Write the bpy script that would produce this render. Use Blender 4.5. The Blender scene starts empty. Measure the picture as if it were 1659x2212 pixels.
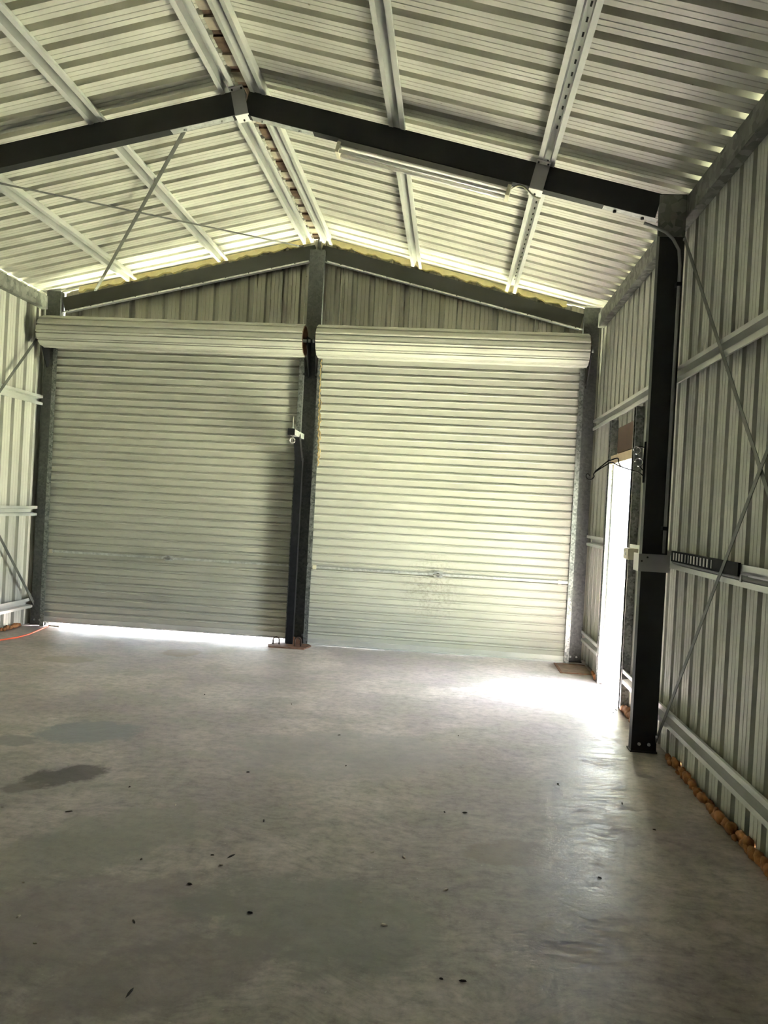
import bpy, math, random
from mathutils import Vector, Matrix
random.seed(7)
S = bpy.context.scene
COL = S.collection

# ---------------------------------------------------------------- camera
yaw, pitch, roll, FPX = .0858, -.0063, .0542, 1661.0
cyw, syw = math.cos(yaw), math.sin(yaw)
Fw = Vector((-syw*math.cos(pitch), cyw*math.cos(pitch), math.sin(pitch)))
R0 = Vector((cyw, syw, 0)); U0 = R0.cross(Fw)
Rt = R0*math.cos(roll)+U0*math.sin(roll); Up = -R0*math.sin(roll)+U0*math.cos(roll)
cd = bpy.data.cameras.new('camera'); cam = bpy.data.objects.new('camera', cd); COL.objects.link(cam)
M = Matrix((( Rt.x, Up.x, -Fw.x, 1.556), (Rt.y, Up.y, -Fw.y, 0), (Rt.z, Up.z, -Fw.z, 1.5), (0, 0, 0, 1)))
cam.matrix_world = M
cd.sensor_fit = 'HORIZONTAL'; cd.sensor_width = 36; cd.lens = 36*FPX/1659; cd.clip_start = .05; cd.clip_end = 300
S.camera = cam

# ---------------------------------------------------------------- world, sun, exposure
w = bpy.data.worlds.new('sky'); S.world = w; w.use_nodes = True
bg = w.node_tree.nodes['Background']; bg.inputs[0].default_value = (.82, .92, 1.0, 1); bg.inputs[1].default_value = 1.45
sd = bpy.data.lights.new('sun', 'SUN'); sun = bpy.data.objects.new('sun', sd); COL.objects.link(sun)
sd.energy = 30.0; sd.angle = math.radians(5); sd.color = (1, .97, .93)
SUN_EL, SUN_AZ = math.radians(80), math.radians(30)
sdir = -Vector((math.cos(SUN_EL)*math.cos(SUN_AZ), math.cos(SUN_EL)*math.sin(SUN_AZ), math.sin(SUN_EL)))
sun.rotation_euler = sdir.to_track_quat('-Z', 'Y').to_euler(); sun.location = (12, 4, 30)
pd = bpy.data.lights.new('doorway_portal', 'AREA'); po = bpy.data.objects.new('doorway_portal', pd); COL.objects.link(po)
pd.shape = 'RECTANGLE'; pd.size = .86; pd.size_y = 2.0; pd.cycles.is_portal = True
po.matrix_world = Matrix(((0, 0, 1, 3.07), (1, 0, 0, 6.72), (0, 1, 0, 1.0), (0, 0, 0, 1)))
vs = S.view_settings; S.display_settings.display_device = 'sRGB'
vs.view_transform = 'Standard'; vs.look = 'None'; vs.gamma = 1; vs.use_curve_mapping = False; vs.exposure = 4.70
S.cycles.max_bounces = 6; S.cycles.diffuse_bounces = 5; S.cycles.glossy_bounces = 3; S.cycles.use_adaptive_sampling = True; S.cycles.adaptive_threshold = .05
S.cycles.use_denoising = True; S.cycles.sample_clamp_indirect = 12; S.cycles.caustics_reflective = True

# ---------------------------------------------------------------- dimensions
HW = 3.04          # half width to the wall sheets
HE, RZ = 3.664, 4.374   # eave and ridge height of the roof underside
SL = (RZ-HE)/3.039; CS = 1/math.hypot(1, SL); SN = SL*CS
YB, Y0 = 8.26, -7.7   # back wall, wall behind the camera
PITCH = .1905
YM, YN = 5.12, 2.0   # portal frames
def roofz(x): return RZ-SL*abs(x)

# ---------------------------------------------------------------- materials
def mat(name):
    m = bpy.data.materials.new(name); m.use_nodes = True
    nt = m.node_tree; b = nt.nodes['Principled BSDF']; return m, nt, b
def nd(nt, t, **kw):
    n = nt.nodes.new(t)
    for k, v in kw.items(): setattr(n, k, v)
    return n
def lk(nt, a, b): nt.links.new(a, b)
def pos(nt, scale=(1, 1, 1)):
    g = nd(nt, 'ShaderNodeNewGeometry'); mp = nd(nt, 'ShaderNodeMapping'); mp.inputs['Scale'].default_value = scale
    lk(nt, g.outputs['Position'], mp.inputs['Vector']); return mp.outputs[0]
def ramp(nt, fac, stops):
    r = nd(nt, 'ShaderNodeValToRGB'); e = r.color_ramp.elements
    while len(e) < len(stops): e.new(.5)
    for i, (p, c) in enumerate(stops):
        e[i].position = p; e[i].color = (*c, 1) if len(c) == 3 else c
    lk(nt, fac, r.inputs[0]); return r.outputs[0]
def noise(nt, vec, scale, detail=4, rough=.55):
    n = nd(nt, 'ShaderNodeTexNoise'); n.inputs['Scale'].default_value = scale; n.inputs['Detail'].default_value = detail
    n.inputs['Roughness'].default_value = rough; lk(nt, vec, n.inputs['Vector']); return n.outputs[0]
def mixc(nt, fac, a, b, mode='MIX'):
    m = nd(nt, 'ShaderNodeMix', data_type='RGBA', blend_type=mode)
    for s, v in ((m.inputs[0], fac), (m.inputs[6], a), (m.inputs[7], b)):
        if hasattr(v, 'node'): lk(nt, v, s)
        else: s.default_value = v if not isinstance(v, tuple) or len(v) == 4 else (*v, 1)
    return m.outputs[2]
def mth(nt, op, a, b=0.0, c=None):
    m = nd(nt, 'ShaderNodeMath', operation=op)
    for i, v in enumerate((a, b) if c is None else (a, b, c)):
        if hasattr(v, 'node'): lk(nt, v, m.inputs[i])
        else: m.inputs[i].default_value = v
    return m.outputs[0]
def plain(name, col, rough=.5, metal=0.0, vary=.12, scale=6.0, stretch=(1, 1, 1), spec=.5):
    m, nt, b = mat(name)
    f = noise(nt, pos(nt, stretch), scale)
    lo = tuple(max(0, c*(1-vary)) for c in col); hi = tuple(min(1, c*(1+vary)) for c in col)
    lk(nt, ramp(nt, f, [(.3, lo), (.7, hi)]), b.inputs['Base Color'])
    b.inputs['Roughness'].default_value = rough; b.inputs['Metallic'].default_value = metal
    b.inputs['Specular IOR Level'].default_value = spec
    return m
def galv(name, lo, hi, rough=.42, metal=.55, scale=38):
    m, nt, b = mat(name)
    v = nd(nt, 'ShaderNodeTexVoronoi'); v.inputs['Scale'].default_value = scale
    p = pos(nt); n = noise(nt, p, 9)
    lk(nt, p, v.inputs['Vector'])
    s = nd(nt, 'ShaderNodeSeparateColor'); lk(nt, v.outputs['Color'], s.inputs[0])
    f = mth(nt, 'ADD', mth(nt, 'MULTIPLY', s.outputs[0], .55), mth(nt, 'MULTIPLY', n, .5))
    lk(nt, ramp(nt, f, [(.2, lo), (.8, hi)]), b.inputs['Base Color'])
    b.inputs['Roughness'].default_value = rough; b.inputs['Metallic'].default_value = metal
    return m
def sheet_mat(name, col, metal, rough, streak):
    m, nt, b = mat(name)
    f = noise(nt, pos(nt, streak), 3.0, 3)
    g = noise(nt, pos(nt), 26, 1)
    c = ramp(nt, f, [(.28, tuple(x*.86 for x in col)), (.72, tuple(min(1, x*1.08) for x in col))])
    spots = ramp(nt, g, [(.17, (.55, .5, .42)), (.22, (1, 1, 1))])
    lk(nt, mixc(nt, 1.0, c, spots, 'MULTIPLY'), b.inputs['Base Color'])
    b.inputs['Metallic'].default_value = metal
    lk(nt, mth(nt, 'ADD', mth(nt, 'MULTIPLY', f, .18), rough-.09), b.inputs['Roughness'])
    return m
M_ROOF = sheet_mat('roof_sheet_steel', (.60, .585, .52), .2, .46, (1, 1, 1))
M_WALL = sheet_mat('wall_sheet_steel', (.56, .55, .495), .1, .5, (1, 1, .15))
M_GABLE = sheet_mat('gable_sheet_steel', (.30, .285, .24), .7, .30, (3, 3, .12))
M_FRAME = plain('dark_frame_steel', (.020, .0205, .0195), .55, .05, .18, 5)  # frame steel in one even, very dark tone
M_GALV = galv('galvanised_steel', (.46, .47, .46), (.66, .67, .65), .4, .45)
M_PURL = plain('purlin_steel', (.66, .66, .63), .36, .45, .08, 3)
M_SPANGLE = galv('spangled_galvanising', (.10, .107, .105), (.30, .31, .30), .36, .55, 60)
M_EAVE = galv('weathered_eave_steel', (.12, .125, .115), (.30, .30, .27), .5, .35, 22)
M_POST = galv('post_galvanising', (.065, .069, .067), (.11, .115, .112), .45, .35, 50)
M_PLATE = plain('bracket_steel', (.42, .41, .42), .45, .2, .05, 8)
M_STRAP = plain('strap_steel', (.13, .13, .12), .45, .4, .1, 9)
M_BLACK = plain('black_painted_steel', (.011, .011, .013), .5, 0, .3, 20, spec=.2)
M_RAIL = plain('black_rail_plastic', (.014, .014, .014), .75, 0, .2, 20, spec=.15)
M_DARK = plain('dark_void_rubber', (.03, .028, .026), .7, 0, .2, 9)
M_WHITE = plain('white_enamel', (.78, .76, .72), .35, 0, .05, 5)
M_CREAM = plain('cream_plastic', (.66, .62, .48), .45, 0, .05, 8)
M_CONDUIT = plain('grey_conduit_plastic', (.27, .27, .26), .45, 0, .08, 8)
M_RUST = plain('rusted_steel', (.17, .085, .05), .8, .1, .4, 22)
M_HOOK = plain('dark_rusted_bar', (.05, .028, .018), .8, 0, .3, 25)
M_FLOORPLATE = plain('brown_floor_plate', (.19, .14, .105), .8, 0, .3, 14)
M_BATTEN = plain('grey_batten_enamel', (.24, .24, .225), .5, 0, .05, 6)
M_FOAM_O = plain('orange_expanding_foam', (.34, .145, .05), .85, 0, .35, 30)
M_FOAM_Y = plain('yellow_foam_strip', (.86, .78, .50), .85, 0, .12, 22)
_nt = M_FOAM_Y.node_tree; _tr = _nt.nodes.new('ShaderNodeBsdfTranslucent'); _tr.inputs[0].default_value = (.9, .82, .5, 1); _mx = _nt.nodes.new('ShaderNodeMixShader'); _mx.inputs[0].default_value = .55
_nt.links.new(_nt.nodes['Principled BSDF'].outputs[0], _mx.inputs[1]); _nt.links.new(_tr.outputs[0], _mx.inputs[2]); _nt.links.new(_mx.outputs[0], _nt.nodes['Material Output'].inputs[0])
M_RIDGE = plain('cream_ridge_foam', (.44, .39, .30), .9, 0, .2, 12)
M_FOAM_B = plain('brown_ridge_foam', (.15, .10, .065), .9, 0, .5, 12)
M_ORANGE = plain('orange_cord_rubber', (.82, .13, .05), .45, 0, .05, 5)
M_ROPE = plain('tan_rope_fibre', (.46, .34, .17), .85, 0, .45, 60)
M_BROWN = plain('brown_board', (.09, .040, .027), .7, 0, .15, 9)
M_TIMBER = plain('pale_door_head_timber', (.52, .40, .27), .65, 0, .12, 9)
M_DOOR = plain('white_door_paint', (.80, .80, .77), .4, 0, .03, 5)
M_BRASS = plain('brass_knob', (.55, .30, .12), .3, .8, .1, 8)
M_CHROME = plain('bright_steel', (.7, .7, .68), .25, .9, .1, 9)
M_LEAF = plain('dark_leaf_litter', (.03, .022, .015), .8, 0, .4, 30)
M_STRAW = plain('pale_straw_litter', (.55, .50, .42), .8, 0, .2, 30)

# roller curtain: cream enamel with a grubby patch round the lock of the right-hand door
m, nt, b = mat('roller_curtain_enamel'); M_CURT = m
P_ = nd(nt, 'ShaderNodeNewGeometry').outputs['Position']; sx = nd(nt, 'ShaderNodeSeparateXYZ'); lk(nt, P_, sx.inputs[0])
f = noise(nt, pos(nt, (.6, 1, 3)), 2.2, 4)
base = ramp(nt, f, [(.3, (.43, .425, .375)), (.7, (.51, .505, .45))])
dx = mth(nt, 'MULTIPLY', mth(nt, 'SUBTRACT', sx.outputs[0], 1.42), 2.6); dz = mth(nt, 'MULTIPLY', mth(nt, 'SUBTRACT', sx.outputs[2], .68), 2.4)
d2 = mth(nt, 'ADD', mth(nt, 'MULTIPLY', dx, dx), mth(nt, 'MULTIPLY', dz, dz))
gr = noise(nt, pos(nt), 34, 5, .7)
gf = mth(nt, 'MULTIPLY', mth(nt, 'SUBTRACT', 1.0, mth(nt, 'MINIMUM', d2, 1.0)), ramp(nt, gr, [(.47, (0, 0, 0)), (.60, (1, 1, 1))]))
lk(nt, mixc(nt, mth(nt, 'MULTIPLY', gf, .5), base, (.24, .20, .15)), b.inputs['Base Color'])
b.inputs['Roughness'].default_value = .58; b.inputs['Specular IOR Level'].default_value = .25

# concrete floor with stains that have their own shapes
m, nt, b = mat('stained_concrete'); M_FLOOR = m
P_ = nd(nt, 'ShaderNodeNewGeometry').outputs['Position']; sx = nd(nt, 'ShaderNodeSeparateXYZ'); lk(nt, P_, sx.inputs[0])
p1 = pos(nt)
wn = nd(nt, 'ShaderNodeTexNoise'); wn.inputs['Scale'].default_value = 1.6; wn.inputs['Detail'].default_value = 2; lk(nt, p1, wn.inputs['Vector'])
vm = nd(nt, 'ShaderNodeVectorMath', operation='MULTIPLY_ADD'); lk(nt, wn.outputs['Color'], vm.inputs[0]); vm.inputs[1].default_value = (.55, .55, 0); lk(nt, p1, vm.inputs[2])
mp = nd(nt, 'ShaderNodeMapping'); mp.inputs['Rotation'].default_value = (0, 0, .5); mp.inputs['Scale'].default_value = (1, 3.2, 1); lk(nt, vm.outputs[0], mp.inputs['Vector']); sw = mp.outputs[0]
n1 = noise(nt, p1, .75, 3, .6); n2 = noise(nt, p1, 2.0, 5, .68); n4 = noise(nt, pos(nt, (1, 1.3, 1)), 1.9, 3, .62)
n3 = noise(nt, p1, 60, 1, .6); ns = noise(nt, sw, 9, 5, .7); ng = noise(nt, p1, 16, 5, .75)
def grey(v): return (v, v, v)
c = ramp(nt, n2, [(.25, (.35, .30, .285)), (.50, (.49, .428, .405)), (.75, (.60, .535, .51))])
c = mixc(nt, ramp(nt, n1, [(.42, grey(0)), (.58, grey(.85))]), c, (.34, .285, .295))
c = mixc(nt, ramp(nt, n4, [(.46, grey(0)), (.62, grey(.8))]), c, (.345, .315, .285))
c = mixc(nt, 1.0, c, ramp(nt, ng, [(.28, grey(.62)), (.5, grey(.96)), (.72, grey(1.16))]), 'MULTIPLY')
c = mixc(nt, 1.0, c, ramp(nt, ns, [(.30, grey(.70)), (.5, grey(.98)), (.70, grey(1.18))]), 'MULTIPLY')
c = mixc(nt, ramp(nt, n3, [(.70, grey(0)), (.80, grey(.5))]), c, (.62, .60, .56))
wob = mth(nt, 'MULTIPLY', mth(nt, 'SUBTRACT', noise(nt, p1, 7, 4, .68), .5), 2.2)
def stain(c, x, y, rx, ry, col, amt, ang=0.0):
    a = mth(nt, 'SUBTRACT', sx.outputs[0], x); d = mth(nt, 'SUBTRACT', sx.outputs[1], y)
    ca, sa = math.cos(ang), math.sin(ang)
    u = mth(nt, 'ADD', mth(nt, 'MULTIPLY', a, ca/rx), mth(nt, 'MULTIPLY', d, sa/rx))
    v = mth(nt, 'ADD', mth(nt, 'MULTIPLY', a, -sa/ry), mth(nt, 'MULTIPLY', d, ca/ry))
    q = mth(nt, 'ADD', mth(nt, 'ADD', mth(nt, 'MULTIPLY', u, u), mth(nt, 'MULTIPLY', v, v)), wob)
    k = ramp(nt, q, [(.55, (amt,)*3), (1.0, (0, 0, 0))])
    return mixc(nt, k, c, col)
c = stain(c, -.38, 3.88, .24, .15, (.075, .058, .058), .85, .75)
c = stain(c, -.50, 3.70, .13, .08, (.12, .10, .09), .7, .75)
c = stain(c, -.62, 4.62, .34, .27, (.235, .24, .25), .85, .3)
c = stain(c, -.93, 7.18, .19, .20, (.27, .21, .14), .8)
c = stain(c, -1.75, 6.55, .24, .18, (.28, .235, .17), .6)
c = stain(c, 2.86, 7.75, .26, .36, (.16, .11, .075), .7)
c = stain(c, -.95, 4.35, .16, .12, (.20, .195, .19), .7)
c = stain(c, .35, 2.6, .6, .35, (.275, .225, .235), .55, .4)
c = stain(c, 1.15, 2.75, .55, .35, (.235, .235, .215), .6, -.2)
c = stain(c, .75, 2.35, .45, .2, (.25, .205, .21), .55, .6)
c = stain(c, 1.9, 3.45, .22, .14, (.26, .205, .17), .6, .2)
c = stain(c, .15, 3.2, .6, .3, (.27, .26, .225), .5, .9)
c = stain(c, 1.0, 4.6, .8, .5, (.33, .31, .31), .5, .3)
lk(nt, c, b.inputs['Base Color'])
rr_ = mth(nt, 'ADD', mth(nt, 'MULTIPLY', n2, .45), mth(nt, 'MULTIPLY', ns, .55))
lk(nt, ramp(nt, rr_, [(.38, grey(.36)), (.50, grey(.48)), (.60, grey(.66))]), b.inputs['Roughness'])
bp = nd(nt, 'ShaderNodeBump'); bp.inputs['Strength'].default_value = .25; bp.inputs['Distance'].default_value = .006
lk(nt, mth(nt, 'ADD', ng, mth(nt, 'MULTIPLY', ns, .8)), bp.inputs['Height']); lk(nt, bp.outputs[0], b.inputs['Normal'])

m, nt, b = mat('sunlit_grass'); M_GRASS = m
lk(nt, ramp(nt, noise(nt, pos(nt), 3, 6), [(.3, (.28, .30, .195)), (.7, (.36, .38, .25))]), b.inputs['Base Color']); b.inputs['Roughness'].default_value = .9

# ---------------------------------------------------------------- mesh helpers
class MB:
    def __init__(s): s.v = []; s.f = []
    def add(s, vs, fs):
        o = len(s.v); s.v += [tuple(x) for x in vs]; s.f += [tuple(i+o for i in q) for q in fs]; return s
    def box(s, x0, x1, y0, y1, z0, z1):
        return s.add([(x, y, z) for x in (x0, x1) for y in (y0, y1) for z in (z0, z1)],
                     [(0, 1, 3, 2), (4, 6, 7, 5), (0, 4, 5, 1), (2, 3, 7, 6), (0, 2, 6, 4), (1, 5, 7, 3)])
    def obox(s, c, ax, ay, az):   # centre and three half-extent vectors
        c, ax, ay, az = map(Vector, (c, ax, ay, az))
        return s.add([c+i*ax+j*ay+k*az for i in (-1, 1) for j in (-1, 1) for k in (-1, 1)],
                     [(0, 1, 3, 2), (4, 6, 7, 5), (0, 4, 5, 1), (2, 3, 7, 6), (0, 2, 6, 4), (1, 5, 7, 3)])
    def ext(s, prof, O, U, V, D, closed=True, cap=True):   # 2-D profile swept along D
        O, U, V, D = map(Vector, (O, U, V, D)); n = len(prof)
        a = [O+U*p+V*q for p, q in prof]; vs = a+[x+D for x in a]
        fs = [(i, (i+1) % n, (i+1) % n+n, i+n) for i in range(n if closed else n-1)]
        if closed and cap: fs += [tuple(range(n))[::-1], tuple(range(n, 2*n))]
        return s.add(vs, fs)
    def tube(s, pts, r, n=8, caps=True):
        pts = [Vector(p) for p in pts]; rings = []; prev = None
        for i, p in enumerate(pts):
            t = (pts[min(i+1, len(pts)-1)]-pts[max(i-1, 0)]).normalized()
            if prev is None:
                prev = t.orthogonal().normalized()
            else:
                prev = (prev-t*prev.dot(t)).normalized()
            bn = t.cross(prev); rr = r[i] if isinstance(r, (list, tuple)) else r
            rings.append([p+prev*(rr*math.cos(2*math.pi*k/n))+bn*(rr*math.sin(2*math.pi*k/n)) for k in range(n)])
        vs = [v for q in rings for v in q]; fs = []
        for i in range(len(rings)-1):
            for k in range(n):
                fs.append((i*n+k, i*n+(k+1) % n, (i+1)*n+(k+1) % n, (i+1)*n+k))
        if caps: fs += [tuple(range(n))[::-1], tuple(range((len(rings)-1)*n, len(rings)*n))]
        return s.add(vs, fs)
    def mesh(s, name, mtl, smooth=False):
        me = bpy.data.meshes.new(name); me.from_pydata(s.v, [], s.f); me.update()
        if mtl: me.materials.append(mtl)
        if smooth: me.polygons.foreach_set('use_smooth', [True]*len(me.polygons))
        return me
    def build(s, name, mtl, parent=None, smooth=False, **kw):
        return link(name, s.mesh(name, mtl, smooth), parent, **kw)
def link(name, me, parent=None, loc=None, **kw):
    o = bpy.data.objects.new(name, me); COL.objects.link(o)
    if parent is not None: o.parent = parent
    if loc is not None: o.location = loc
    for k, v in kw.items(): o[k] = v
    return o
def thing(name, label, cat, loc=(0, 0, 0), group=None):
    o = bpy.data.objects.new(name, None); COL.objects.link(o); o.location = loc; o.empty_display_size = .1
    o['label'] = label; o['category'] = cat
    if group: o['group'] = group
    return o
def part(mb, name, mtl, root, smooth=False):       # mesh written in world coordinates, parented to a root that may sit anywhere
    o = mb.build(name, mtl, root, smooth); acc = Vector((0, 0, 0)); r = root
    while r is not None: acc += r.location; r = r.parent
    o.location = -acc; return o
def tag(o, label, cat, group=None):
    o['label'] = label; o['category'] = cat
    if group: o['group'] = group
    return o
def thick(pts, t):      # open polyline -> closed thin profile
    L, n = [], len(pts); P = [Vector(p) for p in pts]; off = []
    for i in range(n):
        ns = []
        if i > 0: d = (P[i]-P[i-1]).normalized(); ns.append(Vector((-d.y, d.x)))
        if i < n-1: d = (P[i+1]-P[i]).normalized(); ns.append(Vector((-d.y, d.x)))
        if len(ns) == 1: v = ns[0]*t
        else:
            b_ = ns[0]+ns[1]; b_.normalize(); v = b_*(t/max(.35, b_.dot(ns[0])))
        off.append(P[i]+v)
    return [tuple(p) for p in P]+[tuple(p) for p in reversed(off)]

# ---------------------------------------------------------------- ribbed sheeting
def rib_profile(t0, t1, phase, depth=.046, rb=.060, rt=.050):
    """points (t, outward offset) of trapezoidal sheeting between t0 and t1; ribs centred at phase + k*PITCH"""
    pts = {}
    k0 = math.floor((t0-phase)/PITCH)-1; k1 = math.ceil((t1-phase)/PITCH)+1
    line = []
    for k in range(k0, k1+1):
        c = phase+k*PITCH; g = (PITCH-rb)/3
        line += [(c-rb/2, 0), (c-rt/2, depth), (c+rt/2, depth), (c+rb/2, 0)]
        for j in (1, 2):
            q = c+rb/2+g*j
            line += [(q-.0035, 0), (q, .0035), (q+.0035, 0)]
    out = []
    def val(t):
        for (a, x), (b_, y) in zip(line, line[1:]):
            if a <= t <= b_: return x+(y-x)*(t-a)/max(1e-9, b_-a)
        return 0
    out.append((t0, val(t0))); out += [p for p in line if t0 < p[0] < t1]; out.append((t1, val(t1)))
    return out
def sheets(parent, name, mtl, a0, a1, phase, fn, rib=(.046, .060, .050)):
    """one object for each 4-rib sheet; fn(t, h, end) -> world point at the start/end of the sheet"""
    edges = []; k = math.floor((a0-phase)/(4*PITCH)); t = phase+PITCH/2+4*PITCH*k
    cuts = [a0]
    while t < a1:
        if t > a0+.02 and t < a1-.02: cuts.append(t)
        t += 4*PITCH
    cuts.append(a1)
    for s0, s1 in zip(cuts, cuts[1:]):
        pr = rib_profile(s0, s1, phase, *rib); mb = MB(); n = len(pr)
        mb.add([fn(t, h, 0) for t, h in pr]+[fn(t, h, 1) for t, h in pr], [(i, i+1, i+1+n, i+n) for i in range(n-1)])
        mb.build(name, mtl, parent)
def struct(name):
    o = bpy.data.objects.new(name, None); COL.objects.link(o); o['kind'] = 'structure'; o.empty_display_size = .1; return o

# ---------------------------------------------------------------- shell
fl = MB(); fl.box(-3.12, 3.12, Y0-.05, 8.34, -.12, 0); fl.build('floor', M_FLOOR, kind='structure')
gr_ = MB(); gr_.box(-60, 60, -50, 75, -.35, -.125); gr_.build('ground', M_GRASS, kind='structure')

ceil = struct('ceiling')
PH_R = 4.995
for s in (-1, 1):
    X0r, X1r = .05, HW+.16
    def rf(t, h, e, s=s):
        x = (X0r, X1r)[e]
        return (s*(x+h*SN), t, RZ-SL*x+h*CS)
    sheets(ceil, 'roof_sheet', M_ROOF, Y0-.1, YB+.16, PH_R, rf)
rc = MB(); rc.ext(thick([(-.22, -.22*SL+.045), (0, .055), (.22, -.22*SL+.045)], .003), (0, Y0-.1, RZ), (1, 0, 0), (0, 0, 1), (0, YB-Y0+.26, 0))
rc.build('ridge_cap', M_ROOF, ceil)

DY0, DY1, DZ = 6.30, 7.16, 2.03       # side door opening
PH_W = 4.358
wr = struct('wall_right')
def wallfn(s, z0, z1): return lambda t, h, e: (s*(HW+h), t, (z0, z1)[e])
sheets(wr, 'wall_sheet', M_WALL, Y0, DY0, PH_W, wallfn(1, -.10, HE-.002))
sheets(wr, 'wall_sheet', M_WALL, DY0, DY1, PH_W, wallfn(1, DZ+.03, HE-.002))
sheets(wr, 'wall_sheet', M_WALL, DY1, YB+.01, PH_W, wallfn(1, -.10, HE-.002))
wl = struct('wall_left')
sheets(wl, 'wall_sheet', M_WALL, Y0, YB+.01, PH_W+.06, wallfn(-1, -.10, HE-.002))
wb = struct('wall_back')
PH_G = .207
def gab(y, z0, sgn=1): return lambda t, h, e: (t, y+sgn*h, z0 if e == 0 else roofz(t)-.002)
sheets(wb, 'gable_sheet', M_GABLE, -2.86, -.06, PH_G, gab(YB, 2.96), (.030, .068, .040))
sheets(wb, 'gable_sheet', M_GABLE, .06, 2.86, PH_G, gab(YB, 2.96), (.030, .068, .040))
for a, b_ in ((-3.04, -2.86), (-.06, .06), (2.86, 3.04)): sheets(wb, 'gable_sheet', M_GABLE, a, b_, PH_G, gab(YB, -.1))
for sx_ in (-1, 1):
    mb = MB(); mb.ext(thick([(0, -.16), (.0, .06), (-.16, .06)], .004), (sx_*(HW+.052), YB, -.1), (sx_, 0, 0), (0, 1, 0), (0, 0, HE+.06)); mb.build('corner_flashing', M_WALL, wb)
for x_ in (-2.815, -.066, .066, 2.815):
    MB().box(x_-.003, x_+.003, 8.185, YB+.05, -.1, 2.96).build('jamb_flashing', M_GABLE, wb)
for a, b_ in ((-2.87, -2.81), (2.81, 2.87)): MB().box(a, b_, YB-.003, YB+.003, -.1, 2.97).build('jamb_flashing', M_GABLE, wb)
for sx_ in (-1, 1):      # unseen gutter-shaped strips added outside both eaves to cut sky light
    mb = MB(); mb.ext(thick([(0, .10), (0, 0), (.11, 0), (.11, .13), (.095, .13)], .002), (sx_*3.165, Y0-.1, 3.50), (sx_, 0, 0), (0, 0, 1), (0, YB-Y0+.25, 0)); mb.build('added_eave_baffle', M_WALL, ceil)
wf = struct('wall_front')
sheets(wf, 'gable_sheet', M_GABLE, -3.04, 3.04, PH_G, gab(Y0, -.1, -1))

# unseen tank added outside to cut light reaching the right roller door
tk = thing('added_shade_tank', 'unseen dark green tank added outside to shade the right roller door', 'tank', (4.40, 4.78, -.125))
def lathe(prof, n=40):
    mb = MB(); k = len(prof); vs = [(r_*math.cos(2*math.pi*i/n), r_*math.sin(2*math.pi*i/n), z_) for i in range(n) for r_, z_ in prof]
    return mb.add(vs, [(i*k+j, ((i+1) % n)*k+j, ((i+1) % n)*k+j+1, i*k+j+1) for i in range(n) for j in range(k-1)])
M_SHADE_TANK = plain('shade_tank_plastic', (.045, .075, .055), .5, 0, .1, 5)
pf = [(.01, 0)]
for i in range(14): pf += [(1.05, .17*i), (1.05, .17*i+.12), (1.03, .17*i+.145)]
lathe(pf+[(1.05, 2.40)]).build('shade_tank_wall', M_SHADE_TANK, tk, True)
lathe([(1.06, 2.39), (1.02, 2.46), (.5, 2.60), (.22, 2.64), (.22, 2.70), (.01, 2.70)]).build('shade_tank_lid', M_SHADE_TANK, tk, True)

# ---------------------------------------------------------------- steel frame
def csec(d=.152, fl_=.064, lip=.018, t=.0035):      # web along p (0..d), flanges along +q
    return thick([(lip*0+d*0+0+lip, fl_), (0, fl_), (0, 0), (d, 0), (d, fl_), (d-lip, fl_)][::-1], t)
CSEC = csec()
def column(label, x0, y, z1, root_x, mtl=M_FRAME, z0=0.0, d=.152):
    r = thing('column', label, 'column', (root_x, y, z0))
    mb = MB(); mb.ext(csec(d), (x0, y, z0+.004), (1, 0, 0), (0, 1, 0), (0, 0, z1-z0-.004)); part(mb, 'web_section', mtl, r)
    bpz = MB().box(x0-.01, x0+d+.01, y-.012, y+.09, z0, z0+.01); part(bpz, 'base_plate', M_FRAME, r)
    for zz in (.06,):
        b2 = MB(); b2.box(x0+.02, x0+d-.02, y-.004, y, z0+.01, z0+.10); part(b2, 'foot_cleat', mtl, r)
        for xx in (x0+.045, x0+d-.045):
            b3 = MB(); b3.tube([(xx, y-.003, z0+.055), (xx, y-.014, z0+.055)], .011, 6); part(b3, 'bolt', M_GALV, r)
    return r
RT = .098    # purlin depth below the roof
def rafter(label, s, y, xa, xb, mtl=M_FRAME, d=.152):
    """C-section, web facing the camera, following the roof slope on side s"""
    r = thing('rafter', label, 'rafter', (s*xa, y, roofz(xa)-RT))
    U = Vector((-s*SN*0, 0, 0))
    O = Vector((s*xa, y, RZ-SL*xa-RT)); D = Vector((s*(xb-xa), 0, -SL*(xb-xa)))
    pr = csec(d)
    nrm = Vector((-s*SN, 0, -CS))           # down, square to the slope
    mb = MB(); mb.ext(pr, O, nrm, (0, 1, 0), D); part(mb, 'web_section', mtl, r)
    return r
c_bl = column('galvanised corner post left of the left roller door', -2.985, 8.12, roofz(2.9)-.02, -2.91, M_POST)
c_bc = column('grey centre post standing between the two roller doors', -.076, 8.10, 4.20, 0, M_POST)
c_br = column('galvanised corner post beside the right roller door and side door', 2.832, 8.12, roofz(2.9)-.02, 2.91, M_POST)
c_mr = column('dark steel column on the right wall nearest the open side door', 2.812, YM, roofz(2.9)-.075, 2.89)
c_ml = column('dark steel column on the left wall under the middle rafter', -2.964, YM, roofz(2.9)-.075, -2.89)
c_nr = column('dark steel column on the right wall, second from the side door', 2.812, YN, roofz(2.9)-.075, 2.89)
c_nl = column('dark steel column on the left wall, second from the roller doors', -2.964, YN, roofz(2.9)-.075, -2.89)
raf = {}
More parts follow.
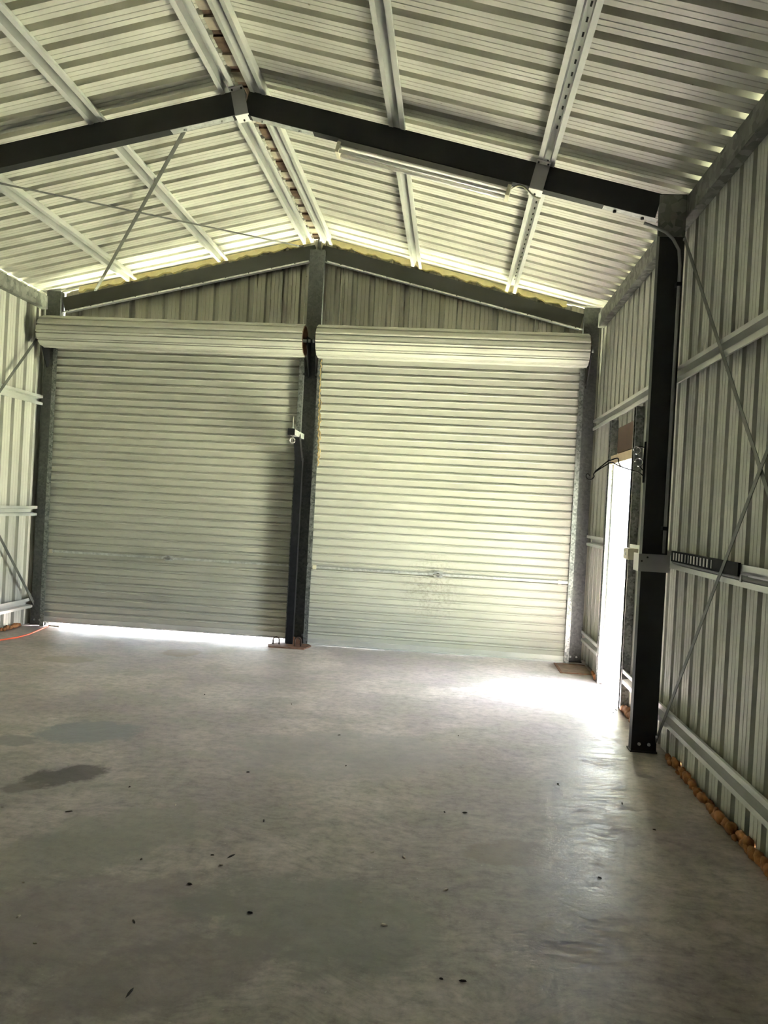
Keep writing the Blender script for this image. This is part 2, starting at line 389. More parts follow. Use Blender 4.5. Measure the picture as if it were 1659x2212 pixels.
for nm, y, xa, xb in (('back', 8.16, .045, 2.83), ('middle', YM+.004, .045, 2.81), ('near', YN+.004, .045, 2.81)):
    for s, sd_ in ((-1, 'left'), (1, 'right')):
        lab = {'back': f'dark rafter on the gable above the {sd_} roller door', 'middle': f'dark rafter of the middle frame on the {sd_} roof slope',
               'near': f'dark rafter of the frame nearest the camera, {sd_} slope'}[nm]
        if nm == 'middle' and s == 1: lab = 'dark rafter of the middle frame carrying the fluorescent light'
        raf[nm, s] = rafter(lab, s, y, xa, xb)
# pale strip painting the lit lip of the back rafters, apex plates, knee plates, cleats with bolts
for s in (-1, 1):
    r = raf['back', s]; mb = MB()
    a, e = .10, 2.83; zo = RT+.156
    mb.ext(thick([(0, 0), (0, .012), (.05, .012)], .003), (s*a, 8.155, roofz(a)-zo-.010), (0, 1, 0), (0, 0, 1), (s*(e-a), 0, -SL*(e-a))); part(mb, 'lit_lip_strip', M_GALV, r)
    for q in range(11):
        xq = .25+q*.25; mb = MB(); mb.tube([(s*xq, 8.156, roofz(xq)-zo+.001), (s*xq, 8.148, roofz(xq)-zo+.001)], .007, 6); part(mb, 'bolt', M_DARK, r)
for nm, y in (('middle', YM), ('near', YN)):
    for s in (-1, 1):
        r = raf[nm, s]
        mb = MB(); mb.box(min(s*2.795, s*2.965), max(s*2.795, s*2.965), y-.010, y-.004, 3.345, roofz(2.9)-.082); part(mb, 'knee_plate', M_EAVE, r)
        mb = MB(); xk = 2.62; mb.obox((s*xk, y+.035, roofz(xk)-RT-.160), (s*.18*CS, 0, -.18*SN), (0, .03, 0), (s*.002*SN, 0, .002*CS)); part(mb, 'flange_cleat', M_GALV, r)
        for xq in (2.52, 2.70):
            mb = MB(); z = roofz(xq)-RT-.163; mb.tube([(s*xq, y+.035, z), (s*xq, y+.035, z-.014)], .011, 6); part(mb, 'bolt', M_DARK, r)
        mb = MB(); xk = .28; mb.obox((s*xk, y+.035, roofz(xk)-RT-.160), (s*.22*CS, 0, -.22*SN), (0, .03, 0), (s*.002*SN, 0, .002*CS)); part(mb, 'apex_cleat', M_GALV, r)
        for xq in (.14, .40):
            mb = MB(); z = roofz(xq)-RT-.163; mb.tube([(s*xq, y+.035, z), (s*xq, y+.035, z-.014)], .011, 6); part(mb, 'bolt', M_GALV, r)
    mb = MB(); mb.box(-.008, .008, y-.012, y+.07, RZ-RT-.175, RZ-.09); part(mb, 'apex_plate', M_FRAME, raf[nm, 1])
mb = MB(); mb.box(-.006, .010, 8.13, 8.24, RZ-.235, RZ-.03); part(mb, 'apex_plate', M_POST, raf['back', 1])

# top-hat purlins (crown to the roof, two brims facing down)
HAT = thick([(-.055, .082), (-.055, .094), (-.028, .094), (-.020, .004), (.020, .004), (.028, .094), (.055, .094), (.055, .082)], .002)
purl = {}
for key, x, lab in (('l0', -.118, 'ridge purlin on the left side of the ridge'), ('r0', .128, 'ridge purlin on the right side of the ridge'),
                    ('r1', 1.085, 'upper roof purlin on the right slope, behind the fluorescent light'), ('r2', 2.075, 'slotted lower roof purlin on the right slope'),
                    ('l1', -1.035, 'upper roof purlin on the left slope crossing the roof straps'), ('l2', -2.035, 'lower roof purlin on the left slope')):
    s = 1 if x > 0 else -1
    U = Vector((CS, 0, -s*SN)); V = Vector((-s*SN, 0, -CS))
    mb = MB(); mb.ext(HAT, (0, 0, 0), U, V, (0, 8.075-Y0-.01, 0)); r = mb.build('roof_purlin', M_PURL, loc=(x, Y0+.01, roofz(x))); tag(r, 'galvanised '+lab, 'purlin')
    if key == 'r2':      # slots punched in the crown
        y = 2.6
        while y < 8.0:
            if not (YM-.25 < y < YM+.12):
                mb = MB(); o = Vector((x, y, roofz(x)))+V*.0085+U*(.006 if key == 'r2' else -.01); mb.obox(o, U*.005, (0, .018, 0), V*.0012); part(mb, 'slot', M_DARK, r)
            y += .115
    purl[key] = r
# bracket plates over the middle rafter, where the purlins cross it
def cover(key, xc, wd):
    s = 1 if xc > 0 else -1
    r = purl[key]; U = Vector((CS, 0, -s*SN)); V = Vector((-s*SN, 0, -CS)); O = Vector((xc, 0, roofz(xc)))
    a = O+V*.10; b_ = O+V*.262
    mb = MB()
    mb.obox(a+V*.081+Vector((0, YM-.016, 0)), U*wd, (0, .003, 0), V*.085); part(mb, 'cover_plate', M_PLATE, r)
    mb = MB(); mb.obox(a+Vector((0, YM-.040, 0)), U*wd, (0, .027, 0), V*.003); part(mb, 'cover_lip', M_WHITE, r)
    mb = MB(); mb.obox(b_+V*.005+Vector((0, YM+.032, 0)), U*wd, (0, .05, 0), V*.003); part(mb, 'cover_foot', M_WHITE, r)
    for q in (-.7, .7):
        mb = MB(); p = a+U*(wd*q)+Vector((0, YM-.045, 0)); mb.tube([p+V*.002, p+V*.012], .006, 6); part(mb, 'bolt', M_DARK, r)
    mb = MB(); p = b_+Vector((0, YM+.05, 0)); mb.tube([p+V*.007, p+V*.018], .007, 6); part(mb, 'bolt', M_DARK, r)
cover('r2', 2.060, .046); cover('l0', -.055, .046)

# eave purlins
for s, nm in ((-1, 'left'), (1, 'right')):
    r = thing('eave_purlin', f'dark weathered eave beam along the top of the {nm} wall', 'beam', (s*3.0, Y0, 3.47))
    mb = MB(); mb.ext(thick([(.018, .0), (0, 0), (0, .135), (.064, .150), (.064, .132)], .003), (s*2.972, Y0+.01, 3.475), (s, 0, 0), (0, 0, 1), (0, 8.10-Y0, 0)); part(mb, 'web_section', M_EAVE, r)
    mb = MB(); mb.ext(thick([(0, 0), (.064, 0)], .003), (s*2.972, Y0+.01, 3.47), (s, 0, 0), (0, 0, 1), (0, 8.10-Y0, 0)); part(mb, 'lower_flange', M_EAVE, r)

# wall girts: top-hats on their side
def girt(s, z, y0, y1, label):
    mb = MB(); pr = thick([(-.052, .050), (-.052, .060), (-.027, .060), (-.020, .004), (.020, .004), (.027, .060), (.052, .060), (.052, .050)], .002)
    mb.ext(pr, (0, 0, 0), (0, 0, 1), (-s, 0, 0), (0, y1-y0, 0)); o = mb.build('wall_girt', M_PURL, loc=(s*3.036, y0, z)); return tag(o, label, 'girt')
girt(1, 2.46, Y0+.01, 8.10, 'top steel girt running the length of the right wall')
g_mid = girt(1, 1.262, Y0+.01, 6.19, 'middle girt on the right wall carrying the black slotted rail')
girt(1, 1.272, 7.25, 8.10, 'short middle girt between the side door and the back corner')
girt(1, .272, Y0+.01, 6.19, 'bottom girt on the right wall running towards the camera')
girt(1, .282, 7.25, 8.10, 'short bottom girt between the side door and the back corner')
girt(-1, 2.47, Y0+.01, 8.12, 'top steel girt along the left wall')
girt(-1, 1.252, Y0+.01, 8.12, 'middle steel girt along the left wall')
girt(-1, .24, Y0+.01, 8.12, 'bottom steel girt along the left wall')

# flat strap bracing
def strap(a, b_, width, normal, label):
    a, b_, n = Vector(a), Vector(b_), Vector(normal).normalized(); d = (b_-a).normalized(); sdv = d.cross(n).normalized()
    r = thing('brace_strap', label, 'strap', tuple(a))
    mb = MB(); mb.obox((a+b_)/2, (b_-a)/2, sdv*width/2, n*.0012); part(mb, 'strap_band', M_STRAP, r)
    for p, sg in ((a, 1), (b_, -1)):
        mb = MB(); q = p+d*sg*.05; mb.tube([q+n*.001, q-n*.010], .010, 6); part(mb, 'bolt', M_GALV, r)
strap((2.962, 5.13, 3.36), (2.962, 2.06, .02), .032, (1, 0, 0), 'flat brace strap falling from the column top on the right wall')
strap((2.955, 5.09, .085), (2.955, 2.06, 3.62), .032, (1, 0, 0), 'flat brace strap rising from the column foot on the right wall')
strap((-2.962, 8.06, 3.26), (-2.962, 5.16, .20), .034, (1, 0, 0), 'flat brace strap from the left drum down along the left wall')
strap((-2.955, 8.13, .215), (-2.955, 5.16, 3.37), .034, (1, 0, 0), 'flat brace strap rising from the left corner post foot')
def rp(x, y, o=.104): return Vector((x+o*SN, y, roofz(x)-o*CS))
strap(rp(-.37, 5.205), rp(-2.47, 8.13), .032, (-SN, 0, CS), 'flat roof strap falling from the middle frame to the left back corner')
strap(rp(-2.28, 5.205, .107), rp(-.20, 8.08, .107), .026, (-SN, 0, CS), 'flat roof strap rising from the left wall to the gable peak')

# ---------------------------------------------------------------- roller doors
PC = .0838; RDR = .165; YC = 8.075; ZD = 3.185; YD = YC-RDR
SLAT = [(0, .017), (.0085, .017), (.012, .0005), (.024, -.0050), (.033, .0045), (.0795, .0045), (PC, .017)]   # (down, back)
slat_mb = MB(); slat_mb.ext([(q, -p) for p, q in SLAT], (-1.385, 0, 0), (0, 1, 0), (0, 0, 1), (2.77, 0, 0), closed=False)
SLAT_ME = slat_mb.mesh('curtain_slat', M_CURT)
def roller(label, xc, zb, xl, xr, drum0, drum1):
    r = thing('roller_shutter', label, 'roller door', (xc, YC, 0))
    n = int((ZD-zb-.05)/PC)
    for i in range(n+1):
        o = link('curtain_slat', SLAT_ME, r, (0, 0, zb+.055+PC*(i+1)))
    # drum of rolled-up curtain
    def prof(rad, ph):
        out = []; k = 12; st = 2*math.pi/k
        for i in range(k):
            for p, q in SLAT[:-1]:
                for extra in ((0, .5) if p == .033 else (0,)):
                    a = ph-(i+ (p+extra*.048)/PC)*st; rr = rad-q
                    out.append((math.cos(a)*rr, math.sin(a)*rr))
        return out
    pr = prof(RDR, 2.9); n = len(pr)
    mb = MB(); mb.ext(pr, (drum0, YD, ZD), (0, 1, 0), (0, 0, 1), (drum1-drum0, 0, 0), True, False)
    inn = [(math.cos(2*math.pi*i/n)*.128, math.sin(2*math.pi*i/n)*.128) for i in range(n)]
    part(mb, 'rolled_curtain', M_CURT, r)
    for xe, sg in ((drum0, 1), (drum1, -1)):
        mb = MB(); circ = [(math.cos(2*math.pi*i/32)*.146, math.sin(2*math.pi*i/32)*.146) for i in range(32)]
        mb.ext(circ, (xe+sg*.05, YD, ZD), (0, 1, 0), (0, 0, 1), (sg*.02, 0, 0)); part(mb, 'dark_hollow_disc', M_BLACK, r)  # dark disc set back to paint the shaded hollow of the drum
        mb = MB(); rim = [(math.cos(2*math.pi*i/40)*.156, math.sin(2*math.pi*i/40)*.156) for i in range(40)]
        rim2 = [(x*.93, y*.93) for x, y in rim]
        vs = [Vector((xe-sg*.004, YD+a, ZD+b_)) for a, b_ in rim]+[Vector((xe-sg*.004, YD+a, ZD+b_)) for a, b_ in rim2]+[Vector((xe+sg*.05, YD+a, ZD+b_)) for a, b_ in rim2]
        mb.add(vs, [(i, (i+1) % 40, (i+1) % 40+40, i+40) for i in range(40)]+[(i+40, (i+1) % 40+40, (i+1) % 40+80, i+80) for i in range(40)])
        part(mb, 'end_rim', M_RUST, r)
    mb = MB(); mb.tube([(drum0-.055, YD, ZD), (drum1+.055, YD, ZD)], .017, 10); part(mb, 'spindle', M_GALV, r)
    for xe, sg in ((drum0, -1), (drum1, 1)):
        mb = MB(); x1 = xe+sg*.028
        mb.ext([(-.04, .04), (.195, .06), (.195, -.34), (.15, -.36), (-.04, -.05)], (x1-.003, YD, ZD), (0, 1, 0), (0, 0, 1), (.006, 0, 0)); part(mb, 'drum_bracket', M_BLACK, r)
    # guides
    for x, sg in ((xl, 1), (xr, -1)):
        mb = MB(); mb.ext(thick([(0.045*sg, -.040), (0, -.040), (0, .030), (.045*sg, .030)], .0025*sg), (x, YC, .0), (1, 0, 0), (0, 1, 0), (0, 0, 3.03)); part(mb, 'guide', M_SPANGLE, r)
        for zz in (.10, .82, 1.9, 2.86):
            mb = MB(); mb.tube([(x-sg*.012, YC-.028, zz), (x-sg*.012, YC-.050, zz)], .013, 6); part(mb, 'bolt', M_POST, r)
    mb = MB(); mb.ext([(-.022, 0), (.022, 0), (.022, .012), (.008, .014), (.008, .062), (-.008, .062), (-.008, .014), (-.022, .012)], (xl+.012, YC, zb), (0, 1, 0), (0, 0, 1), (xr-xl-.024, 0, 0)); part(mb, 'bottom_rail', M_PURL, r)
    # lock bar
    zl = .825
    lb = MB(); lb.box(xl+.03, xr-.03, YC-.020, YC-.010, zl-.012, zl+.012); lb = part(lb, 'lock_bar', M_GALV, r)
    xm = xc+(.0 if xc > 0 else .02)
    mb = MB(); mb.ext([(-.10, .018), (-.055, .018), (-.035, .030), (.035, .030), (.055, .010), (.10, .010), (.10, -.008), (.055, -.010), (.035, -.030), (-.035, -.030), (-.055, -.004), (-.10, -.004)], (xm, YC-.020, zl), (1, 0, 0), (0, 0, 1), (0, -.008, 0)); part(mb, 'lock_plate', M_GALV, lb)
    mb = MB(); mb.tube([(xm, YC-.028, zl), (xm, YC-.045, zl)], .020, 14); part(mb, 'lock_barrel', M_CHROME, lb)
    mb = MB(); mb.tube([(xm+.045, YC-.045, zl), (xm+.03, YC-.058, zl+.004), (xm-.03, YC-.058, zl+.004), (xm-.05, YC-.045, zl)], .006, 8); part(mb, 'lock_handle', M_CHROME, lb)
    for x in (xl+.075, xr-.13) if xc > 0 else (xl+.075,):
        mb = MB(); mb.box(x-.018, x+.018, YC-.030, YC-.009, zl-.022, zl+.022); part(mb, 'bar_keeper', M_CREAM, lb)
    return r
roller('left roller door, closed above a bright gap at the floor', -1.452, .045, -2.835, -.072, -2.891, -.045)
roller('right roller door with a grubby patch round its lock, shut to the floor', 1.465, .003, .082, 2.848, .092, 2.850)
# daylight fillers above the drum ends are the real openings behind the drums

# yellow foam strip between the roof and the back rafters
for s, nm in ((-1, 'left'), (1, 'right')):
    mb = MB(); n = 70; top = []; bot = []
    for i in range(n+1):
        x = .10+i*(2.55/n); z = roofz(x)
        wv = .012*math.sin(i*1.05)+.006*math.sin(i*2.7+1)
        top.append((s*x, z-.006)); bot.append((s*x, z-.052-.010+wv))
    vs = [(x, 8.165, z) for x, z in top]+[(x, 8.155, z) for x, z in bot]+[(x, 8.20, z) for x, z in top]+[(x, 8.20, z) for x, z in bot]; k = n+1
    fs = []
    for i in range(n): fs += [(i, i+1, i+1+k, i+k), (i+k, i+1+k, i+1+3*k, i+3*k), (i+2*k, i+2*k+1, i+3*k+1, i+3*k)]
    mb.add(vs, fs); tag(mb.build('foam_strip', M_FOAM_Y), f'ragged yellow foam strip sealing the roof above the {nm} gable rafter', 'foam strip')
# foam closures under the ridge cap
r = thing('ridge_foam', 'brown and cream foam closures showing between the two ridge purlins', 'foam strip', (0, 4, RZ))
k = 0; y = PH_R-PITCH*14
while y < 8.05:
    mb = MB(); mb.box(-.062, .060, y+.034, y+PITCH-.034, RZ-.030, RZ+.012); part(mb, 'foam_block', M_RIDGE if k % 3 else M_FOAM_B, r)
    mb = MB(); mb.box(-.058, .056, y-.032, y+.032, RZ-.016, RZ+.02); part(mb, 'rib_plug', M_FOAM_B, r)
    y += PITCH; k += 1

# orange expanding foam at the foot of the side walls
def foam(label, pts, rad):
    mb = MB(); rnd = random.Random(len(pts)*3+int(abs(pts[0][0])*10))
    for (x, y) in pts:
        rx = rad*rnd.uniform(.5, 1.25); c = Vector((x+rnd.uniform(-.018, .012), y+rnd.uniform(-.015, .015), rx*.75)); n1_, n2_ = 7, 5; vs = []; fs = []
        sy_ = rnd.uniform(1.0, 2.3)
        for i in range(n2_+1):
            th = math.pi*i/n2_
            for j in range(n1_):
                ph = 2*math.pi*j/n1_; q = rx*rnd.uniform(.7, 1.2)
                vs.append(c+Vector((q*.8*math.sin(th)*math.cos(ph), q*sy_*math.sin(th)*math.sin(ph), max(-rx*.74, q*math.cos(th)))))
        for i in range(n2_):
            for j in range(n1_): fs.append((i*n1_+j, (i+1)*n1_+j, (i+1)*n1_+(j+1) % n1_, i*n1_+(j+1) % n1_))
        mb.add(vs, fs)
    o = mb.build('expanding_foam', M_FOAM_O, smooth=True); tag(o, label, 'foam'); return o
foam('lumpy orange foam bead along the foot of the right wall', [(3.008, 1.0+i*.036) for i in range(112)], .029)
foam('orange foam lumps by the near jamb of the side door', [(2.99, 5.36+i*.05) for i in range(17)], .034)
foam('orange foam lumps beyond the side door near the back corner', [(3.0, 7.30+i*.05) for i in range(6)], .030)
foam('flat orange foam bead along the foot of the left wall', [(-3.0, 5.3+i*.045) for i in range(60)], .026)

# ---------------------------------------------------------------- side door
door = struct('door_1')
for ya, yb, nm in ((DY0-.085, DY0, 'jamb'), (DY1, DY1+.085, 'jamb')):
    mb = MB(); pr = thick([(0, .018), (0, 0), (.062, 0), (.062, .085), (0, .085), (0, .067)], .0025)
    mb.ext(pr, (2.975, ya, .0), (1, 0, 0), (0, 1, 0), (0, 0, 2.405)); mb.build(nm, M_SPANGLE, door)
mb = MB(); mb.box(2.985, 3.045, DY0+.002, DY1-.002, DZ-.03, DZ+.045); mb.build('door_head', M_TIMBER, door)
mb = MB(); mb.box(3.005, 3.022, DY0+.05, DY1-.16, DZ+.06, 2.315); mb.build('head_board', M_BROWN, door)
mb = MB(); mb.box(3.01, 3.05, DY0+.001, DY0+.045, .0, DZ-.03); mb.box(3.01, 3.05, DY1-.045, DY1-.001, .0, DZ-.03); mb.build('door_stop', M_DOOR, door)
# leaf thrown open against the outside wall
hx, hy = 3.105, 7.20; dv = Vector((.150, .985, 0)).normalized(); nv = Vector((dv.y, -dv.x, 0))
mb = MB(); mb.obox(Vector((hx, hy, 1.0))+dv*.41, dv*.41, nv*.018, (0, 0, .985)); leaf = mb.build('door_leaf', M_DOOR, door)
for zc, hz in ((1.52, .34), (.55, .42)):
    mb = MB(); mb.obox(Vector((hx, hy, zc))+dv*.41+nv*.020, dv*.29, nv*.004, (0, 0, hz)); mb.build('leaf_panel', M_DOOR, leaf)
kn = Vector((hx, hy, .98))+dv*.75
mb = MB(); mb.tube([kn+nv*.018, kn+nv*.028, kn+nv*.045, kn+nv*.055, kn+nv*.075, kn+nv*.085], [.028, .026, .011, .022, .028, .014], 14); mb.build('door_knob', M_BRASS, leaf, True)
for z in (.25, 1.75):
    mb = MB(); mb.tube([(hx-.005, hy-.015, z-.05), (hx-.005, hy-.015, z+.05)], .010, 8); mb.build('hinge', M_GALV, leaf)

# ---------------------------------------------------------------- fittings
# fluorescent batten under the middle rafter
xa, xb = .675, 1.845; zoff = RT+.156+.012; yL = YM+.040
def lp(x, dz, dy=0): return Vector((x, yL+dy, roofz(x)-zoff-dz))
ax = (lp(xb, 0)-lp(xa, 0))/2; dn = Vector((-SN, 0, -CS))
r = thing('fluorescent_light', 'white twin-tube fluorescent batten fixed under the middle rafter', 'light', tuple(lp(xa, 0)))
cen = (lp(xa, 0)+lp(xb, 0))/2
mb = MB(); mb.obox(cen+dn*.020, ax, (0, .045, 0), dn*.020); part(mb, 'batten_body', M_BATTEN, r)
mb = MB(); mb.ext(thick([(-.055, .041), (-.02, .047), (.02, .047), (.055, .041)], .002), lp(xa, 0), (0, 1, 0), dn, ax*2); part(mb, 'reflector', M_WHITE, r)
m, nt, b = mat('tube_glass'); b.inputs['Base Color'].default_value = (.80, .77, .74, 1); b.inputs['Roughness'].default_value = .12; M_TUBE = m
for dy in (-.036, .036):
    mb = MB(); o = Vector((0, dy, 0)); mb.tube([lp(xa, 0)+dn*.072+o+ax*.03, lp(xb, 0)+dn*.072+o-ax*.03], .013, 12); part(mb, 'tube', M_TUBE, r, True)
for q, sg in ((lp(xa, 0), 1), (lp(xb, 0), -1)):
    mb = MB(); mb.obox(q+ax.normalized()*sg*.012+dn*.055, ax.normalized()*.012, (0, .055, 0), dn*.036); part(mb, 'end_holder', M_CREAM, r)
# its flex to the purlin bracket
pts = []
for i in range(13):
    t = i/12; p = lp(xb, .02).lerp(Vector((2.03, YM-.03, roofz(2.03)-.285)), t); p.z += .030*math.sin(t*math.pi*1.6)-.02*t+.0; pts.append(p)
mb = MB(); mb.tube(pts, .006, 6); tag(mb.build('light_flex', M_CREAM, smooth=True), 'short cream flex from the fluorescent light to the purlin bracket', 'cable')

# conduit down the column, along the girt
pts = [(2.70, YM-.022, 3.425), (2.78, YM-.025, 3.395), (2.84, YM-.03, 3.365), (2.885, YM-.035, 3.32), (2.925, YM-.038, 3.25), (2.936, YM-.038, 3.15), (2.936, YM-.038, 1.30)]
mb = MB(); mb.tube(pts, .0105, 8); cn = mb.build('conduit', M_CONDUIT, smooth=True); tag(cn, 'grey conduit bending from the rafter down the dark right column', 'conduit')
for z in (3.03, 1.46):
    mb = MB(); mb.box(2.918, 2.954, YM-.052, YM-.002, z-.012, z+.012); mb.build('saddle_clip', M_BLACK, cn)
mb = MB(); mb.tube([(2.985, 5.02, 1.255), (2.985, 4.6, 1.250), (2.985, 1.5, 1.245)], .013, 8); c2 = mb.build('conduit', M_CONDUIT, smooth=True); tag(c2, 'grey conduit lying in the middle girt of the right wall', 'conduit')
for y in (3.85, 2.6):
    mb = MB(); mb.box(2.968, 3.0, y-.010, y+.010, 1.232, 1.268); mb.build('saddle_clip', M_GALV, c2)
# girt bracket plate across the column
r = thing('girt_bracket', 'pale grey folded plate across the right column at girt height', 'bracket', (2.87, YM, 1.18))
mb = MB(); mb.box(2.776, 2.972, YM-.062, YM-.057, 1.178, 1.292); part(mb, 'face_plate', M_PLATE, r)
mb = MB(); mb.box(2.776, 2.781, YM-.060, YM+.075, 1.178, 1.292); part(mb, 'return_flange', M_WHITE, r)
mb = MB(); mb.box(2.967, 2.972, YM-.060, YM+.0, 1.178, 1.292); part(mb, 'return_flange', M_PLATE, r)
for x, z in ((2.795, 1.245), (2.83, 1.27)):
    mb = MB(); mb.tube([(x, YM-.060, z), (x, YM-.068, z)], .006, 6); part(mb, 'bolt', M_DARK, r)
# black slotted rail on the girt
r = thing('slotted_rail', 'black slotted rail with a row of pale slots on the right wall girt', 'rail', (2.95, 4.5, 1.28))
mb = MB(); mb.box(2.958, 2.970, 3.86, 4.99, 1.258, 1.324); part(mb, 'rail_body', M_RAIL, r)
for i in range(13):
    yy = 4.235+i*.057; mb = MB(); mb.box(2.9555, 2.958, yy, yy+(.022 if i not in (0, 7, 8) else .009), 1.268, 1.314); part(mb, 'slot_insert', M_WHITE, r)
# cream switch box by the door
r = thing('switch_box', 'cream plastic switch box on the girt beside the side door', 'switch box', (2.94, 5.97, 1.2))
mb = MB(); mb.box(2.905, 2.972, 5.90, 6.06, 1.205, 1.29); part(mb, 'box_body', M_CREAM, r)
mb = MB(); mb.box(2.899, 2.905, 5.905, 6.055, 1.21, 1.285); part(mb, 'box_lid', M_CREAM, r)
mb = MB(); mb.box(2.893, 2.899, 5.965, 5.995, 1.235, 1.26); part(mb, 'rocker', M_WHITE, r)

# wrought wire hanging bracket on the column flange
r = thing('hanging_bracket', 'black wrought wire hanging bracket curling out from the right column', 'bracket', (2.812, 5.2, 1.76))
YK = YM+.045
def sm(pts, n=6):       # Catmull-Rom
    P = [Vector((x, YK, z)) for x, z in pts]; P = [P[0]*2-P[1]]+P+[P[-1]*2-P[-2]]; out = []
    for i in range(1, len(P)-2):
        for k_ in range(n):
            t = k_/n; a, b_, c_, d_ = P[i-1], P[i], P[i+1], P[i+2]
            out.append(.5*((2*b_)+(c_-a)*t+(2*a-5*b_+4*c_-d_)*t*t+(3*b_-a-3*c_+d_)*t*t*t))
    out.append(P[-2]); return out
mb = MB(); mb.tube([(2.806, YK, 2.02), (2.803, YK, 1.90), (2.806, YK, 1.752)], .009, 8); part(mb, 'back_bar', M_BLACK, r)
mb = MB(); mb.tube(sm([(2.806, 1.792), (2.774, 1.817), (2.737, 1.827), (2.678, 1.843), (2.653, 1.854), (2.639, 1.876), (2.63, 1.904), (2.583, 1.887), (2.571, 1.884), (2.489, 1.809)]), .0042, 6); part(mb, 'arm_wire', M_BLACK, r, True)
mb = MB(); mb.tube(sm([(2.655, 1.848), (2.628, 1.861), (2.596, 1.874), (2.572, 1.864), (2.489, 1.803), (2.485, 1.774), (2.461, 1.752), (2.439, 1.765), (2.435, 1.784), (2.447, 1.791), (2.458, 1.778)]), .0042, 6); part(mb, 'curled_hook', M_BLACK, r, True)
for (cx_, cz_, rr) in ((2.768, 1.885, .026), (2.752, 1.962, .024)):
    mb = MB(); mb.tube(sm([(cx_+rr*math.cos(a*.5-1.9), cz_+rr*math.sin(a*.5-1.9)) for a in range(11)]), .0042, 6); part(mb, 'scroll', M_CHROME, r, True)
mb = MB(); mb.tube(sm([(2.806, 1.98), (2.775, 1.987), (2.752, 1.986)]), .004, 6); part(mb, 'scroll_tie', M_BLACK, r, True)
mb = MB(); mb.tube(sm([(2.806, 1.828), (2.79, 1.84), (2.775, 1.859)]), .004, 6); part(mb, 'scroll_tie', M_BLACK, r, True)

# lifting post on a rusty plate in front of the centre post
r = thing('lifting_post', 'black steel post with a bent arm and eye bolt on a rusty plate', 'post', (-.05, 7.93, 0))
px, py = -.055, 7.994
mb = MB(); mb.box(px-.037, px+.037, py-.037, py+.037, .012, 1.97); part(mb, 'upright', M_BLACK, r)
mb = MB(); d = Vector((0, -.18, .22)).normalized(); n_ = d.cross(Vector((1, 0, 0))); c0 = Vector((px, py-.02, 1.955)); c1 = Vector((px, py-.20, 2.185))
mb.obox((c0+c1)/2, (c1-c0)/2, (.034, 0, 0), n_*.034); part(mb, 'knee_brace', M_BLACK, r)
mb = MB(); mb.box(px-.030, px+.030, py-.47, py+.036, 2.170, 2.225); part(mb, 'top_arm', M_GALV, r)
mb = MB(); mb.box(px-.034, px+.034, py-.485, py-.455, 2.166, 2.230); part(mb, 'end_cap', M_BLACK, r)
mb = MB(); mb.tube([(px+.005, py-.43, 2.13), (px+.005, py-.43, 2.355)], .0075, 8); part(mb, 'threaded_rod', M_CHROME, r)
mb = MB(); mb.tube([(px+.005, py-.43, 2.226), (px+.005, py-.43, 2.242)], .016, 6); part(mb, 'nut', M_CHROME, r)
mb = MB(); mb.tube([(px+.005+.026*math.cos(a*.55), py-.43, 2.115+.026*math.sin(a*.55)) for a in range(12)], .007, 8); part(mb, 'eye_ring', M_CHROME, r)
mb = MB(); mb.ext([(-.17, -.17), (.20, -.17), (.24, .02), (.20, .10), (-.13, .10), (-.20, -.06)], (px, py-.07, .0), (1, 0, 0), (0, 1, 0), (0, 0, .012)); part(mb, 'base_plate', M_RUST, r)
mb = MB(); mb.ext([(0, 0), (.10, 0), (.085, .03), (.05, .06), (.0, .075)], (px+.037, py-.01, .012), (1, 0, 0), (0, 0, 1), (0, .01, 0)); part(mb, 'gusset', M_RUST, r)
for hx_, hy_, hh in ((px-.125, py-.10, .085), (px+.115, py-.15, .105)):
    mb = MB(); mb.tube([(hx_-.03, hy_, .0125), (hx_-.03, hy_, hh*.7), (hx_-.022, hy_+.005, hh*.93), (hx_, hy_+.01, hh), (hx_+.022, hy_+.015, hh*.93), (hx_+.03, hy_+.02, hh*.7), (hx_+.03, hy_+.02, .0125)], .008, 8); part(mb, 'tie_hook', M_HOOK, r, True)

# tan rope beside the right-hand door guide
pts = []; 
for i in range(60):
    t = i/59; z = 3.02-1.13*t; pts.append((.118+.006*math.sin(i*1.9)+.028*t*t, 8.005+.005*math.cos(i*1.9), z))
mb = MB(); mb.tube(pts, [.007+.002*math.sin(i*2.3) for i in range(60)], 6); o = mb.build('pull_rope', M_ROPE, smooth=True); tag(o, 'frayed tan rope hanging beside the centre post on the right door', 'rope')
mb = MB(); mb.tube([(p[0]+.014+.008*math.sin(k_*.7), p[1]-.006, p[2]) for k_, p in enumerate(pts[22:58])], .005, 6); mb.build('loose_strand', M_ROPE, o, True)

# orange cord on the floor in the left back corner
cp = [(-2.73, 8.06, .012), (-2.72, 7.95, .008), (-2.69, 7.75, .008), (-2.655, 7.5, .008), (-2.665, 7.3, .008), (-2.74, 7.1, .008), (-2.80, 6.8, .008), (-2.82, 6.4, .008)]
mb = MB(); mb.tube(cp, .008, 8); o = mb.build('power_cord', M_ORANGE, smooth=True); tag(o, 'orange power cord on the floor by the left corner post', 'cord')
mb = MB(); mb.tube([(-2.73, 8.03, .014), (-2.60, 8.02, .014)], .011, 8); mb.build('cord_plug', M_CREAM, o)

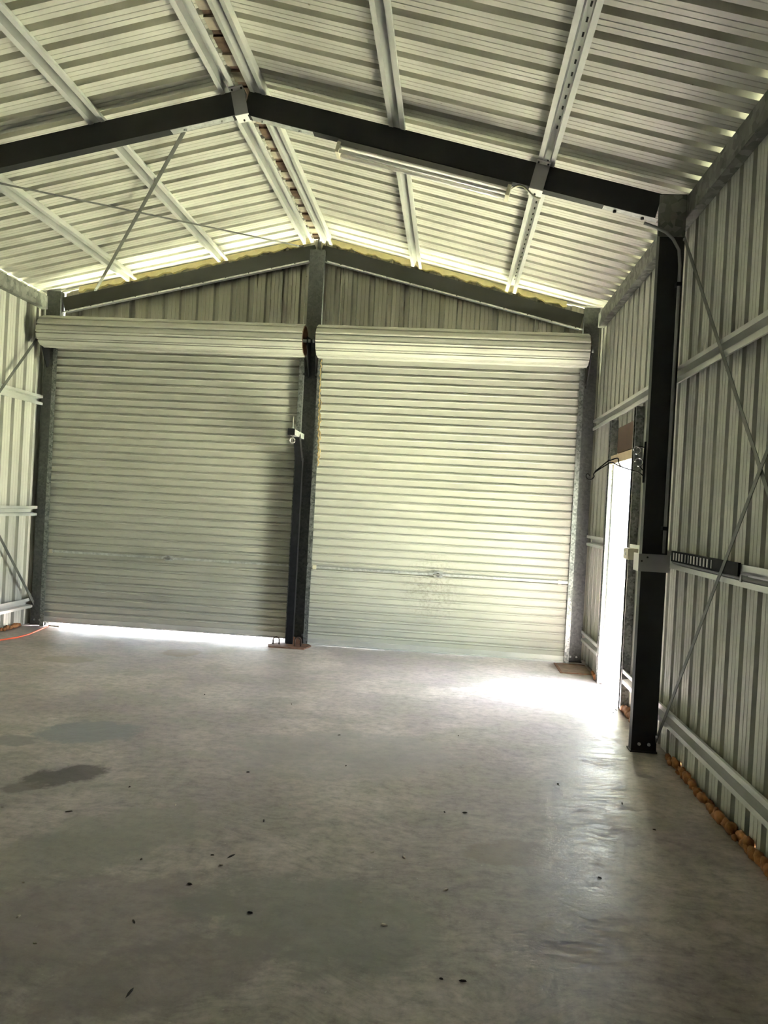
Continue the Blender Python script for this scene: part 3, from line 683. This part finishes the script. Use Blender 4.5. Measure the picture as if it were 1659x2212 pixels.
# rusty floor frame in the right back corner
r = thing('floor_frame', 'rusty rectangular plate set in the floor by the right corner post', 'floor plate', (2.84, 7.7, 0))
mb = MB(); mb.box(2.70, 3.0, 7.52, 7.95, .001, .004); part(mb, 'cover_sheet', M_FLOORPLATE, r)
for a in ((2.69, 3.0, 7.50, 7.525), (2.69, 3.0, 7.945, 7.97), (2.69, 2.715, 7.525, 7.945)):
    mb = MB(); mb.box(*a, .001, .008); part(mb, 'frame_bar', M_RUST, r)

# leaf litter and specks on the floor
rnd = random.Random(3)
def speck(x, y, big, straw=False):
    n = 6; vs = []; a0 = rnd.uniform(0, 6.28); L = big*(rnd.uniform(1.6, 3.2) if rnd.random() < .4 else rnd.uniform(1, 1.4)); ca, sa = math.cos(a0), math.sin(a0)
    for z, q in ((.0008, 1), (.005, .65)):
        for i in range(n):
            t = 2*math.pi*i/n; u = L*math.cos(t)*q*rnd.uniform(.8, 1.1); v = big*.55*math.sin(t)*q*rnd.uniform(.8, 1.1); vs.append((u*ca-v*sa, u*sa+v*ca, z))
    mb = MB(); mb.add(vs, [tuple(range(n))[::-1], tuple(range(n, 2*n))]+[(i, (i+1) % n, (i+1) % n+n, i+n) for i in range(n)])
    o = mb.build('straw_bit' if straw else 'leaf_bit', M_STRAW if straw else M_LEAF); o.location = (x, y, 0)
    tag(o, 'tiny pale scrap of straw lying on the concrete' if straw else 'tiny dark leaf scrap lying on the concrete', 'litter', 'pale scraps on the floor' if straw else 'dark leaf scraps on the floor')
for x, y in ((.371, 3.059), (.63, 2.902), (.72, 3.161), (.911, 2.742), (.676, 2.235), (2.943, 6.2), (2.546, 4.164), (2.629, 3.844), (2.262, 3.278), (1.678, 2.468), (1.609, 3.834), (2.90, 6.1), (1.691, 5.158), (2.24, 4.382)): speck(x, y, .0085)
for i in range(22):
    y = rnd.uniform(2.3, 6.8); x = rnd.uniform(-.2, 2.6) if rnd.random() < .6 else rnd.uniform(-.2-.32*(y-2.3), .8)
    speck(x, y, rnd.uniform(.005, .009), rnd.random() < .4)
for x, y in ((1.44, 3.3), (1.62, 3.05), (1.40, 2.75), (1.30, 3.32)): speck(x, y, .012, True)
